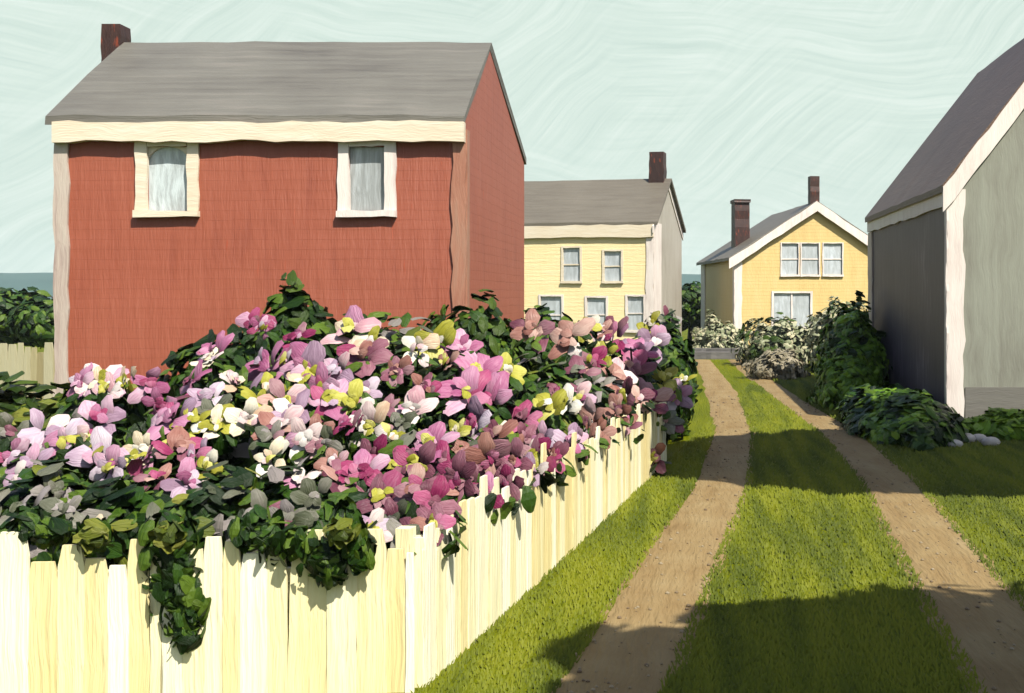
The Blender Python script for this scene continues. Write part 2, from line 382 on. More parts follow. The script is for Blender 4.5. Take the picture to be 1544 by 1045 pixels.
# --- warm yellow gable-front house at the end of the drive
a2 = R(-90 + 9)
c2 = Vector(((1108 - PX) / F * 48, 48, 0))          # near left corner
W2, D2 = 8.0, 7.0
ud = Vector((math.cos(a2), math.sin(a2), 0)); vd = Vector((-math.sin(a2), math.cos(a2), 0))
o2 = c2 - ud * W2
y2 = thing('yellow_house', 'warm yellow gable-fronted house with white rake boards and two chimneys', 'house', o2, a2)
def gv(x):                                          # photo column -> v on the gable
    s = (x - PX) / F
    return (s * c2.y - c2.x) / (vd.x - s * vd.y)
def gz(x, y): return CH + (PY - y) / F * (c2.y + gv(x) * vd.y)
def gr(x0, x1, yt, yb): return (gv(x0), gv(x1), gz(x0, yb), gz(x0, yt))
rv2 = gv(1230); D2 = 2 * rv2
ef2, rh2 = 4.3, gz(1230, 308)
wins2 = [gr(1178, 1204, 367, 414), gr(1208, 1235, 367, 414), gr(1241, 1270, 367, 414), gr(1166, 1222, 442, 493)]
wall, roof, rf = house_shell(y2, W2, D2, rv2, ef2, ef2, rh2, [], wins2, M['yellow_warm'], M['roof_taupe'], ov=.3, ovg=.22)
for i, w in enumerate(wins2):
    window(y2, ('side', W2), *w, M['white_trim'], M['pane_far'], fw=.05 if i < 3 else .1, mullion=1 if i == 3 else 0, rail=i < 3)
m = MB(); sl = (rh2 - ef2) / rv2
for (va, vb) in ((-.3, rv2), (D2 + .3, rv2)):
    m.beam((W2 + .2, va, ef2 - .3 * sl - .16), (W2 + .2, vb, rh2 - .1), (0, 0, .42), (.06, 0, 0), 10, .06)
m.build('rake_board', M['white_trim'], y2)
m = MB(); m.beam((W2 + .022, .14, 0), (W2 + .022, .14, ef2 - .1), (0, .34, 0), (.04, 0, 0), 12, .05)
m.beam((W2 - .12, -.022, 0), (W2 - .12, -.022, ef2 - .1), (.3, 0, 0), (0, .04, 0), 12, .05); m.build('corner_board', M['white_trim'], y2)
m = MB(); m.beam((.16, -.022, 0), (.16, -.022, ef2 - .1), (1.1, 0, 0), (0, .04, 0), 12, .05); m.build('corner_board', M['white_trim'], y2)
chimney(roof, W2 - 3.3, .95, .86, .7, 4.6, 7.05)
chimney(roof, W2 - .5, rv2 + .05, .42, .42, rh2 - .1, rh2 + 1.42, cap=False)

# --- grey house on the right
a3 = R(-90)
gx, gn, gf = 5.07, 21.0, 29.8
W3, D3, rv3 = gf - gn, 5.9, 2.95
g3 = thing('grey_house', 'dark charcoal house with steep roof, white corner boards and pale sage gable', 'house', (gx, gf, 0), a3)
ef3, rh3 = 4.72, 8.52
wall, roof, rf = house_shell(g3, W3, D3, rv3, ef3, ef3, rh3, [], [], M['charcoal'], M['roof_dark'], ov=.12, ovg=.1)
# pale sheet over the gable, set a little proud of the frame
m = MB(); facade(m, lambda v, z, d: (W3 + .012, v, z), [0, rv3, D3], lambda v: rf(v) - .02, []); m.build('gable_tone_sheet', M['sage_grey'], g3)
m = MB(); m.beam((W3 + .025, .32, .42), (W3 + .025, D3 - .02, .42), (0, 0, .84), (.02, 0, 0), 10, .0); m.build('base_shade_strip', M['base_shade_strip'], g3)  # flat strip added for the shade low on the gable
sl = (rh3 - ef3) / rv3
m = MB()
for (va, vb) in ((-.12, rv3), (D3 + .12, rv3)):
    m.beam((W3 + .075, va, ef3 - .12 * sl - .16), (W3 + .075, vb, rh3 - .16), (0, 0, .5), (.07, 0, 0), 14, .06)
m.build('rake_board', M['white_trim'], g3)
m = MB(); m.beam((-.05, -.035, ef3 - .26), (W3 + .03, -.035, ef3 - .26), (0, 0, .32), (0, .06, 0), 16, .05); m.build('frieze', M['white_trim'], g3)
m = MB(); m.beam((W3 + .03, .13, .0), (W3 + .03, .13, ef3 - .1), (0, .33, 0), (.05, 0, 0), 16, .06)
m.beam((W3 - .03, -.022, 0), (W3 - .03, -.022, ef3 - .43), (.17, 0, 0), (0, .04, 0), 16, .03); m.build('corner_board', M['white_trim'], g3)
m = MB(); m.beam((.22, -.022, .0), (.22, -.022, ef3 - .43), (.6, 0, 0), (0, .04, 0), 16, .08); m.build('corner_board', M['mauve_trim'], g3)

# ------------------------------------------------------------------ ground, drive, hills
g = MB(); xs = [-900, -200, -60, -20, -8, 0, 8, 20, 60, 200, 900]; ys = [-60, -10, 0, 6, 12, 20, 40, 80, 200, 900]
g.quadgrid([[(x, y, 0) for y in ys] for x in xs]); struct(g.build('ground', M['lawn']))

def track(pts, name):
    """centre points (X, Y, width); smooth strip with a ragged verge, slightly crowned"""
    m = MB(); rows = []
    P = [Vector(p) for p in pts]
    def cr(a, b, c, d, t): return .5 * ((2 * b) + (c - a) * t + (2 * a - 5 * b + 4 * c - d) * t * t + (3 * b - a - 3 * c + d) * t ** 3)
    Q = [P[0]] + P + [P[-1]]
    for i in range(len(P) - 1):
        for k in range(14):
            rows.append(cr(Q[i], Q[i + 1], Q[i + 2], Q[i + 3], k / 14))
    rows.append(P[-1])
    G = []
    for i, q in enumerate(rows):
        e0 = mnoise.noise((i * .5, 3.1, 0)) * .07 + mnoise.noise((i * .13, 9, 0)) * .06; e1 = mnoise.noise((i * .5, 7.7, 0)) * .07 + mnoise.noise((i * .13, 1, 0)) * .06
        G.append([(q.x - q.z / 2 + e0, q.y, .001), (q.x - q.z / 2 + e0 + .05, q.y, .014), (q.x - q.z * .18, q.y, .02), (q.x + q.z * .18, q.y, .018), (q.x + q.z / 2 + e1 - .05, q.y, .014), (q.x + q.z / 2 + e1, q.y, .001)])
    m.quadgrid(G)
    return struct(m.build(name, M['track'], smooth=True))
track([(-1.1, 4.5, .75), (-.48, 7.2, .78), (-.1, 10.2, .86), (.5, 14.8, .76), (.93, 20.5, .84), (1.06, 27.7, .86), (.9, 36, .72), (.76, 44, .6)], 'dirt_track')
track([(2.0, 4.5, .9), (2.32, 7.2, .95), (2.52, 10.4, .92), (2.84, 15.1, .86), (2.93, 20.5, .78), (2.72, 25, .72), (2.44, 32, .66), (2.1, 44, .6)], 'dirt_track')

TRK = {0: [(-1.1, 4.5), (-.48, 7.2), (-.1, 10.2), (.5, 14.8), (.93, 20.5), (1.06, 27.7), (.9, 36), (.76, 44)], 1: [(2.0, 4.5), (2.32, 7.2), (2.52, 10.4), (2.84, 15.1), (2.93, 20.5), (2.72, 25), (2.44, 32), (2.1, 44)]}
def on_track(x, y, half=.36):
    for P in TRK.values():
        for (a, b), (c, d) in zip(P, P[1:]):
            if b <= y < d and abs(x - (a + (c - a) * (y - b) / (d - b))) < half: return True
    return False
gm = MB(); rr = random.Random(5); k = 0
while k < 95000:                                     # short combed blades, longer along the verges
    y = 5.8 + 30 * rr.random() ** 2.3; x = -2.2 + 11 * rr.random()
    if x > .45 * y + .5 or x < -1.72 + (y - 7.26) * .149 + .0 or (x > 4.8 and y > 20.8) or on_track(x, y, .34): continue
    edge = on_track(x, y, .46)
    sc_ = .6 + y / 14
    h = (.018 + .024 * rr.random()) * (1.25 if edge else 1) * sc_ ** .6; wd = (.004 + .004 * rr.random()) * sc_
    a = rr.gauss(1.45, .5); lx, ly = math.cos(a) * h * 1.1, math.sin(a) * h * 1.1
    px_, py_ = -math.sin(a) * wd, math.cos(a) * wd
    t = .5 + .42 * mnoise.noise((x * 5, y * .45, 0)) + .3 * mnoise.noise((x * .7, y * .3, 7)) + rr.gauss(0, .07)
    t = min(1, max(0, t)); o = len(gm.v)
    gm.v += [(x - px_, y - py_, 0), (x + px_, y + py_, 0), (x + lx * .55 + px_ * .7, y + ly * .55 + py_ * .7, h * .7), (x + lx * .55 - px_ * .7, y + ly * .55 - py_ * .7, h * .7), (x + lx, y + ly, h)]
    gm.f += [(o, o + 1, o + 2, o + 3), (o + 3, o + 2, o + 4)]; gm.r += [t] * 5; gm.uv += [(t * 9, 0)] * 5; k += 1
go = gm.build('grass', M['grass'], smooth=True); go['kind'] = 'stuff'

pm = MB(); rr = random.Random(9); k = 0
while k < 900:
    y = 6 + 22 * rr.random() ** 1.6; x = -1.5 + 5.5 * rr.random()
    if not on_track(x, y, .40): continue
    r_ = (.003 + .009 * rr.random() ** 3) * (1 + y / 25)
    pm.tube([(x, y, .006), (x, y, .02 + r_ * .5), (x + r_ * .2, y, .02 + r_)], [r_ * 1.2, r_ * 1.3, r_ * .6], 6, r=rr.random()); k += 1
po = pm.build('gravel', M['gravel']); po['kind'] = 'stuff'

def ridge(name, Y, h, seed, x0, x1, dep):
    m = MB(); rows = []
    for i in range(81):
        x = x0 + (x1 - x0) * i / 80
        top = h * (1 + .25 * mnoise.noise((x * .004, seed, 0)) + .06 * mnoise.noise((x * .03, seed, 4)))
        rows.append([(x, Y - dep, -.2), (x, Y - dep * .5, top * .55), (x, Y - dep * .15, top * .93), (x, Y, top), (x, Y + dep, -.2)])
    m.quadgrid(rows); return struct(m.build(name, M['hill'], smooth=True))
ridge('hills', 620, 14.5, 2.0, -800, 800, 120)

# ------------------------------------------------------------------ plants
def leaves(mb, c, rad, n, size, seed, up=.25, shell=.55, zmin=.04, droop=.4, lump=.22, cone=0.):
    rr = random.Random(seed); c = Vector(c)
    k = 0
    while k < n:
        d = Vector((rr.gauss(0, 1), rr.gauss(0, 1), rr.gauss(0, 1)))
        if d.length < 1e-3: continue
        d.normalize()
        l = 1 + lump * 1.6 * mnoise.noise((d.x * 2.2 + seed, d.y * 2.2, d.z * 2.2))
        t = (shell + (1 - shell) * rr.random() ** .6) * l
        f = 1.0
        if cone: f = 1 - cone * max(0, d.z) * .8
        p = c + Vector((d.x * rad[0] * t * f, d.y * rad[1] * t * f, d.z * rad[2] * t))
        if p.z < zmin: continue
        nrm = Vector((d.x / rad[0], d.y / rad[1], d.z / rad[2])).normalized() + Vector((rr.gauss(0, .38), rr.gauss(0, .38), rr.gauss(0, .3) + up))
        al = Vector((rr.gauss(0, .7), rr.gauss(0, .7), -droop + rr.gauss(0, .5)))
        s = size * (.65 + .75 * rr.random())
        mb.dab(p, nrm, al, s, s * (.42 + .2 * rr.random()), .25 * rr.random(), rr.random())
        k += 1

def stems(root, c, rad, top, n, seed, mat='bark'):
    rr = random.Random(seed); m = MB()
    for i in range(n):
        a = rr.random() * 6.28; q = .75 * rr.random() ** .5
        p1 = Vector((c[0] + math.cos(a) * rad[0] * q, c[1] + math.sin(a) * rad[1] * q, top * (.55 + .3 * rr.random())))
        p0 = Vector((c[0] + math.cos(a) * rad[0] * q * .3, c[1] + math.sin(a) * rad[1] * q * .3, -.03))
        m.tube([p0, (p0 + p1) / 2 + Vector((0, 0, .1)), p1], [.022, .016, .007], 5)
    m.build('stem', M[mat], root)

def shrub(name, label, c, rad, n, size, mat, seed, cat='shrub', group=None, accents=(), **kw):
    root = thing(name, label, cat, (c[0], c[1], 0), 0, group)
    lc = (0, 0, c[2])
    m = MB(); leaves(m, lc, rad, n, size, seed, **kw)
    for i, (am, an, asz) in enumerate(accents):
        m.use(i + 1); leaves(m, lc, tuple(r * 1.03 for r in rad), an, asz, seed + 31 + i, shell=.93, **{k: v for k, v in kw.items() if k != 'shell'})
    m.build('foliage', [M[mat]] + [M[a[0]] for a in accents], root)
    stems(root, lc, rad, c[2] + rad[2] * .7, 5, seed)
    return root

# --- hydrangea bed: bushes (X, Y, zc, rx, ry, rz, label)
HB = [
 (-5.05, 8.75, .72, .75, .70, .62, 'leftmost hydrangea behind the front fence with lilac and grey-green blooms'),
 (-3.95, 8.70, .66, .80, .70, .62, 'hydrangea above the trailing greenery with cream and yellow-centred blooms'),
 (-2.85, 8.80, .66, .78, .72, .66, 'hydrangea with sparse grey-green blooms drooping over the front fence'),
 (-2.12, 9.30, .78, .62, .80, .72, 'hydrangea at the fence corner with deep plum and magenta blooms'),
 (-5.45, 10.6, .85, .85, .85, .95, 'hydrangea before the left end of the red house with white blooms'),
 (-4.05, 10.5, .95, .95, .85, .90, 'hydrangea with bright magenta and pink blooms below the red wall'),
 (-2.85, 10.9, .98, .85, .95, .95, 'big hydrangea with pale blush and salmon blooms in the middle of the bed'),
 (-1.98, 11.1, .88, .60, .90, .78, 'hydrangea full of clear pink blooms beside the receding fence'),
 (-3.35, 12.8, 1.15, .95, .85, 1.10, 'tall hydrangea at the back of the bed with blush and yellow blooms'),
 (-1.72, 13.1, .95, .68, 1.0, .85, 'hydrangea with yellow-green and cream blooms halfway along the receding fence'),
 (-1.30, 15.2, 1.02, .66, 1.1, .95, 'hydrangea with rose and salmon blooms before the pale yellow house'),
 (-.82, 17.2, .90, .58, .90, .98, 'hydrangea with lilac blooms at the far end of the fence'),
]
FL = '''385,490,20,M 450,508,20,M 395,494,14,P 530,500,30,W 548,535,28,D 560,515,18,C 655,516,24,Y 690,528,28,P 632,525,22,W 672,545,18,S 320,530,24,P 312,542,16,C 398,550,32,P
432,548,26,P 470,560,34,P 505,562,26,L 486,585,24,P 122,577,20,P 155,577,28,W 190,576,22,C 225,580,20,P 160,590,20,W 290,578,26,M 258,628,30,P 240,612,20,P 312,600,22,L 355,576,18,C 398,592,22,Y
462,578,22,Y 430,604,24,S 325,622,22,G 375,632,22,C 290,636,20,Y 265,664,18,Y 330,640,20,Y 72,648,26,L 98,664,24,L 145,632,26,P 128,664,16,Y 150,690,30,L 165,706,22,L 20,690,22,P
212,702,26,P 216,678,18,C 205,692,12,Y 232,722,22,D 272,676,26,D 310,704,18,Y 285,728,26,L 295,690,20,P 420,642,26,S 440,620,24,L 405,660,20,G 462,664,26,W 480,650,18,S 410,690,20,C 455,722,20,W
500,604,26,P 532,606,22,Y 548,590,20,L 560,640,24,W 526,640,20,M 490,668,18,G 545,712,26,M 516,722,26,D 505,700,20,S 592,660,16,Y 600,704,14,Y 580,752,30,D 632,738,28,D 625,702,26,D 655,762,28,M
622,618,26,W 600,640,16,G 650,672,28,P 668,700,26,D 688,652,16,Y 700,592,32,P 732,604,30,P 715,640,28,P 748,660,26,D 786,632,22,M 790,665,20,D 735,696,28,D 772,696,22,D 756,652,12,Y 720,565,26,P
762,563,22,Y 742,575,18,G 828,612,22,Y 852,608,20,C 872,602,18,W 812,690,24,D 818,662,18,L 858,664,20,L 892,632,22,S 805,498,24,S 860,510,24,S 925,503,24,M 905,500,16,S 960,528,26,P 984,520,20,L
910,535,16,Y 885,495,15,Y 980,490,15,Y 1012,484,15,G 925,568,26,S 955,560,24,D 900,578,22,G 890,545,18,D 1000,572,18,Y 1018,598,20,L 985,604,22,D 962,602,18,S 1003,632,18,G 985,690,18,D 875,560,20,G
435,788,24,G 400,776,24,G 98,772,24,G 36,765,26,G 84,742,24,G 30,722,22,L 265,800,18,Y 150,800,16,Y 472,750,22,G 594,786,24,G 690,722,26,D 700,690,22,S 560,690,22,D 575,620,20,D 600,560,16,D 640,585,18,D
940,600,22,D 930,620,18,S 1030,575,14,Y 600,560,16,D 640,585,18,D 700,690,22,S 845,590,16,D
700,728,22,D 735,745,22,P 765,728,20,D 800,708,20,L 836,690,18,D 868,668,18,L 905,652,16,S 945,640,16,D 655,790,24,D 610,812,22,G 560,800,22,L 20,650,22,G 45,700,22,P'''
def zf(x):
    if x < 625: return 7.5
    s = (x - PX) / F
    return 3.054 / (.165 - s) + .1
flowers = []
for tok in FL.split():
    x, y, r, c = tok.split(','); x, y, r = float(x), float(y), float(r)
    Zf = zf(x); yft = PY + F * (CH - (.86 if x < 625 else 1.0)) / Zf
    Z = Zf + .12 + max(0, (yft - y)) / 100 * 1.1 * (Zf / 8)
    if x > 600 and y > yft - 45: Z -= .46
    p = at(x, y, Z)
    flowers.append((p, r / F * Z * 1.3, c))
bush_fl = {i: [] for i in range(len(HB))}
for p, r, c in flowers:
    bi = min(range(len(HB)), key=lambda i: ((p.x - HB[i][0]) / HB[i][3]) ** 2 + ((p.y - HB[i][1]) / HB[i][4]) ** 2 + .5 * ((p.z - HB[i][2]) / HB[i][5]) ** 2)
    bush_fl[bi].append((p, r, c))
sub = {'P': 'PLM', 'M': 'MPD', 'D': 'DSM', 'W': 'WCP', 'Y': 'YYC', 'C': 'CWY', 'G': 'GGD', 'L': 'LPW', 'S': 'SDW'}
PETM = list(PET)
OUT = Vector((.1, -.9, .35)).normalized()
def prune(m, loc):
    """drop leaf dabs (15 vertices, 8 faces each) that would lie over the face of a bloom"""
    loc = Vector(loc); nd = len(m.v) // 15
    m.fill(); keep = []
    fl = [(p - loc, r) for p, r, c in flowers if (p - loc).length < 2.6]
    for k in range(nd):
        c = Vector(m.v[k * 15 + 7]); ok = True
        for p, r in fl:
            d = c - p; t = d.dot(OUT)
            if -.6 * r < t < 1.3 and (d - OUT * t).length < r * 1.05: ok = False; break
        if ok: keep.append(k)
    v, r_, uv, mi, f = [], [], [], [], []
    for n_, k in enumerate(keep):
        v += m.v[k * 15:k * 15 + 15]; r_ += m.r[k * 15:k * 15 + 15]; uv += m.uv[k * 15:k * 15 + 15]; mi += m.mi[k * 8:k * 8 + 8]
        sh = (n_ - k) * 15
        f += [tuple(a + sh for a in q) for q in m.f[k * 8:k * 8 + 8]]
    m.v, m.r, m.uv, m.mi, m.f = v, r_, uv, mi, f
def flower_head(root, lp, r, c, seed):
    """loose open head: long broad petals fanning from an off-centre heart, a few crossing over it"""
    rr = random.Random(seed)
    m = MB(); mats = [M['pet' + c], M['pet' + sub[c][1]], M['pet' + sub[c][2]], M['petY']]
    n = rr.randint(7, 10)
    ax = Vector((rr.gauss(0, .35), -.8 + rr.gauss(0, .25), .5 + rr.gauss(0, .25))).normalized()
    e1 = ax.orthogonal().normalized(); e2 = ax.cross(e1)
    base = rr.random() * 6.28; sx = .75 + .5 * rr.random(); tilt = rr.random() * 3.14
    n = rr.randint(6, 9); ph = rr.random() * 6.28
    for i in range(n):                                # a whorl of broad petals, then a tighter inner one
        inner = i >= n * .65
        a = base + i * (2 * math.pi / max(3, n * .62)) + rr.gauss(0, .22); q = .26 if inner else .58 + .14 * rr.random()
        rad = e1 * (math.cos(a) * sx) + e2 * (math.sin(a) / sx)
        p = lp + rad * r * q + ax * (r * ((.22 if inner else .02) + rr.gauss(0, .06)))
        L = r * (.34 if inner else .46 + .2 * rr.random())
        m.use(0 if rr.random() < .7 else rr.choice((1, 2)))
        m.dab(p, ax + rad * rr.gauss(-.28, .2) + Vector((rr.gauss(0, .12), 0, rr.gauss(0, .12))), rad + e1 * rr.gauss(0, .2) + e2 * rr.gauss(0, .2), L, L * (.55 + .22 * rr.random()), .12 + .2 * rr.random(), rr.random())
    heart = 3 if c in 'PLWDS' and rr.random() < .3 else rr.choice((0, 1, 2))
    for i in range(rr.randint(2, 4)):
        m.use(heart); L = r * (.2 + .16 * rr.random())
        m.dab(lp + ax * r * .3 + e1 * rr.gauss(0, .13) * r + e2 * rr.gauss(0, .13) * r, ax + Vector((rr.gauss(0, .4), 0, rr.gauss(0, .4))), e1 * rr.gauss(0, 1) + e2 * rr.gauss(0, 1), L, L * .7, .3, rr.random())
    return m.build('flower_head', mats, root, smooth=True)
for i, (X, Y, zc, ax_, ay_, az_, lab) in enumerate(HB):
    ax_ *= .92; ay_ *= .85; az_ *= .9
    root = thing('hydrangea_bush', lab, 'flower bush', (X, Y, 0), 0, 'hydrangea bushes behind the picket fence')
    m = MB(); leaves(m, (0, 0, zc), (ax_, ay_, az_), 1500, .105, 100 + i, up=.3, droop=.5)
    leaves(m, (0, 0, zc * .6), (ax_ * .95, ay_ * .95, zc * .6), 500, .11, 140 + i, up=.1)
    m.use(1); leaves(m, (0, 0, zc), (ax_ * 1.03, ay_ * 1.03, az_ * 1.03), 70, .10, 200 + i, shell=.95, up=.3)
    m.use(2); leaves(m, (0, 0, zc), (ax_ * 1.03, ay_ * 1.03, az_ * 1.03), 110, .11, 230 + i, shell=.95, up=.3)
    prune(m, root.location)
    m.build('foliage', [M['leaf_dark'], M['leaf_olive'], M['leaf_greymauve']], root)
    stems(root, (0, 0, zc), (ax_, ay_, az_), zc + az_ * .6, 7, 300 + i)
    for j, (p, r, c) in enumerate(bush_fl[i]):
        flower_head(root, p - Vector((X, Y, 0)), r, c, 1000 + i * 60 + j)
    # a stalk under each head ties it to the bush
    st = MB()
    for j, (p, r, c) in enumerate(bush_fl[i]):
        lp = p - Vector((X, Y, 0)); b = Vector((lp.x * .45, lp.y * .45, max(.1, lp.z * .35)))
        st.tube([b, (b + lp) / 2 + Vector((0, 0, .06)), lp], [.012, .01, .008], 5)
        leaves(st, lp - Vector((0, -.05, r * .9)), (r * 1.3, r * 1.1, r * .9), 9, .09, 5000 + i * 60 + j, zmin=-9)
    st.build('flower_stalk', M['leaf_dark'], root)

# --- evergreen and shrubs round the red house
shrub('evergreen_shrub', 'dark pointed evergreen shrub rising against the red wall', (-4.75, 13.4, 1.2), (.72, .6, 1.4), 2600, .12, 'leaf_dark', 21, cone=.5, accents=[('leaf_mid', 260, .12)], up=.2)
shrub('evergreen_shrub', 'low dark rounded shrub left of the pointed evergreen', (-5.3, 13.0, 1.0), (.85, .6, 1.2), 1800, .12, 'leaf_dark', 22, up=.2)
shrub('evergreen_shrub', 'low dark rounded shrub right of the pointed evergreen', (-3.95, 14.1, 1.05), (.95, .6, 1.25), 1800, .12, 'leaf_dark', 23, up=.2)
shrub('evergreen_shrub', 'dark green shrub at the right corner of the red house', (-2.9, 15.1, 1.2), (.75, .6, 1.18), 1800, .12, 'leaf_dark', 24, accents=[('leaf_mid', 300, .13)], up=.2)
shrub('evergreen_shrub', 'blackish green shrub just beyond the corner of the red house', (-2.15, 16.6, 1.2), (.8, .7, 1.1), 1800, .12, 'leaf_dark', 25, up=.2)
shrub('evergreen_shrub', 'dark hedge shrub at the far end of the cream fence', (-.32, 20.4, .95), (.55, 1.2, 1.15), 2000, .12, 'leaf_dark', 26, up=.2)
shrub('meadow_shrub', 'bright olive green shrub at the left edge below the old fence', (-8.0, 13.2, .45), (1.3, .8, 1.0), 1500, .15, 'leaf_olive', 27, up=.4, accents=[('leaf_mid', 500, .15)])
shrub('meadow_shrub', 'olive and dark green shrub behind the leftmost hydrangea', (-6.3, 11.4, .5), (.9, .7, .78), 1300, .13, 'leaf_mid', 28, up=.4)

# --- right side
shrub('hedge_shrub', 'large mid green shrub against the far corner of the grey house', (4.35, 28.2, .7), (.85, 2.3, 1.45), 4200, .11, 'leaf_hedge', 40, up=.2, lump=.35, accents=[('leaf_dark', 250, .15)])
shrub('hedge_shrub', 'dark green shrub beside the right wheel track before the grey house', (3.85, 26.2, .35), (.65, 1.7, .95), 3000, .11, 'leaf_hedge', 41, up=.2, lump=.35)
shrub('ground_cover', 'low dark sprawling shrub along the base of the charcoal wall', (4.1, 21.2, .1), (.9, 2.7, .66), 3200, .14, 'leaf_hedge', 42, up=.6, droop=.05, accents=[('leaf_dark', 900, .15)])
shrub('ground_cover', 'low dark sprawling shrub in front of the sage gable', (6.95, 20.2, .12), (2.1, .85, .42), 2400, .13, 'leaf_hedge', 43, up=.6, droop=.05)
shrub('sage_shrub', 'pale sage shrub at the corner of the warm yellow house left of the drive end', (1.5, 46.6, .5), (1.15, .8, 1.05), 2600, .1, 'leaf_sage', 44, up=.3, lump=.42)
shrub('sage_shrub', 'sage green shrub below the wide window of the warm yellow house', (3.55, 40.5, .6), (1.35, 1.2, 1.1), 3000, .11, 'leaf_sage', 45, up=.3, lump=.42, accents=[('leaf_mid', 200, .16)])
shrub('sage_shrub', 'tall pale sage shrub between the yellow gable and the grey house', (5.3, 37.5, 1.0), (1.0, 1.0, 1.3), 3000, .11, 'leaf_sage', 46, up=.3, lump=.42)
shrub('dry_shrub', 'low taupe dried shrub at the bend of the right wheel track', (2.95, 34.5, .3), (.8, 1.2, .62), 2600, .09, 'leaf_taupe', 47, up=.4, lump=.42)
shrub('sage_shrub', 'small grey-green shrub near the right end of the pale yellow house', (-.7, 31.5, .9), (.6, .7, 1.15), 1100, .13, 'leaf_greymauve', 48, up=.3)

def tree(name, label, x, y, h, cr, cz, n, size, mat, seed, tr=.16, group=None):
    root = thing(name, label, 'tree', (x, y, 0), 0, group)
    rr = random.Random(seed)
    t = MB(); t.tube([(0, 0, -.1), (.04, 0, h * .2), (-.03, .03, h * .45), (0, 0, h * .7)], [tr * 1.3, tr, tr * .8, tr * .35], 10)
    for k in range(7):
        a = k * 2.4 + rr.random(); z = h * (.3 + .06 * k)
        e = Vector((math.cos(a) * cr[0] * .6, math.sin(a) * cr[1] * .6, z + h * .2))
        t.tube([(0, 0, z), Vector((0, 0, z)).lerp(e, .5) + Vector((0, 0, .15)), e], [tr * .5, tr * .3, tr * .1], 6)
    t.build('trunk', M['bark'], root)
    c = MB()
    for k in range(9):
        a = k * 2.4; q = .5 if k else 0
        leaves(c, (math.cos(a) * cr[0] * q, math.sin(a) * cr[1] * q, cz + (rr.random() - .5) * cr[2] * .7), (cr[0] * .6, cr[1] * .6, cr[2] * .62), n // 9, size, seed + k, up=.3, shell=.3)
    c.build('crown', M[mat], root)
    return root
tree('background_tree', 'dark green tree at the left edge behind the old fence', -24.6, 40, 3.2, (1.6, 1.3, 1.25), 1.75, 2500, .2, 'leaf_dark', 60, .12, 'dark trees beyond the houses')
tree('background_tree', 'dark green tree touching the left corner of the red house', -21.9, 38.5, 3.0, (1.5, 1.3, 1.15), 1.6, 2500, .2, 'leaf_dark', 61, .12, 'dark trees beyond the houses')
tree('background_tree', 'dark green tree in the gap between the two yellow houses', .35, 60, 3.6, (1.5, 1.4, 1.45), 1.9, 2600, .24, 'leaf_dark', 62, .12, 'dark trees beyond the houses')
tree('roadside_tree', 'big leafy tree right of the drive casting the shade band', 8.9, 11.7, 11.0, (5.3, 3.0, 1.7), 9.3, 22000, .32, 'leaf_mid', 63, .3)
tree('roadside_tree', 'big leafy tree behind the viewer casting the foreground shade', 6.35, 2.1, 9.5, (3.5, 2.6, 1.7), 7.0, 17000, .3, 'leaf_mid', 64, .26)

# --- step and stones
st = thing('stone_step', 'low grey stone step across the far end of the drive', 'step', (1.35, 44.8, 0))
m = MB(); m.beam((-1.05, 0, .14), (1.05, 0, .14), (0, .7, 0), (0, 0, .28), 10, .06); m.build('tread', M['slab'], st)
m = MB(); m.beam((-1.0, .62, .2), (1.0, .62, .2), (0, .5, 0), (0, 0, .4), 10, .05); m.build('riser_block', M['slab'], st)
for i, (x, y, r, lab) in enumerate([(1456, 668, .13, 'small white stone at the foot of the white corner board'), (1476, 667, .11, 'round white stone right of the corner board foot'), (1494, 673, .12, 'greyish white stone, rightmost by the grey house corner'), (1440, 675, .1, 'flat white stone nearest the low dark shrub')]):
    p = gnd(x, y); rr = random.Random(80 + i); m = MB(); rows = []
    for a in range(7):
        th = math.pi * a / 6
        rows.append([(r * 1.3 * math.sin(th) * math.cos(b * math.pi / 5) * (1 + .12 * rr.random()), r * math.sin(th) * math.sin(b * math.pi / 5) * (1 + .12 * rr.random()), r * .8 * math.cos(th) + r * .6) for b in range(10)])
    m.quadgrid(rows, 0, close=True)
    tag(m.build('garden_stone', M['stone'], smooth=True, loc=p), lab, 'stone', 'white stones at the grey house corner')

# ------------------------------------------------------------------ fences
def fence(name, label, A, B, hgt, mat, seed, pw=.15, gap=.006, bay=1.7, post=.1, wob=.065, group=None):
    A = Vector((*A, 0)); B = Vector((*B, 0)); d = (B - A); Ln = d.length; d.normalize(); nrm = Vector((d.y, -d.x, 0))
    root = thing(name, label, 'fence', A, 0, group); rr = random.Random(seed)
    nb = max(1, round(Ln / bay))
    for b in range(nb):
        m = MB(); s0 = Ln * b / nb; s1 = Ln * (b + 1) / nb; s = s0 + .01
        while s < s1 - .02:
            w = min(pw * (.75 + .6 * rr.random()), s1 - s); c = d * (s + w / 2)
            h = hgt + rr.gauss(0, wob); lean = d * rr.gauss(0, .008); out = nrm * (.012 * rr.random())
            m.beam(c + out + Vector((0, 0, .0)), c + out + lean + Vector((0, 0, h)), d * w, nrm * .024, 7, .009, r=rr.random(), round_end=True)
            s += w + gap * rr.random()
        m.build('picket_panel', M[mat], root)
        r_ = MB()
        for z in (.25, hgt - .2):
            r_.beam(d * (s0 + .06) + Vector((0, 0, z)) - nrm * .045, d * (s1 - .06) + Vector((0, 0, z)) - nrm * .045, (0, 0, .09), nrm * .04, 2, .0, r=.4)
        r_.build('rail', M[mat], root)
    for b in range(nb + 1):
        q = MB(); c = d * (Ln * b / nb) - nrm * .12
        q.beam(c, c + Vector((0, 0, hgt + .02)), d * post, nrm * post, 4, .01, r=.5)
        q.build('post', M[mat], root)
    return root
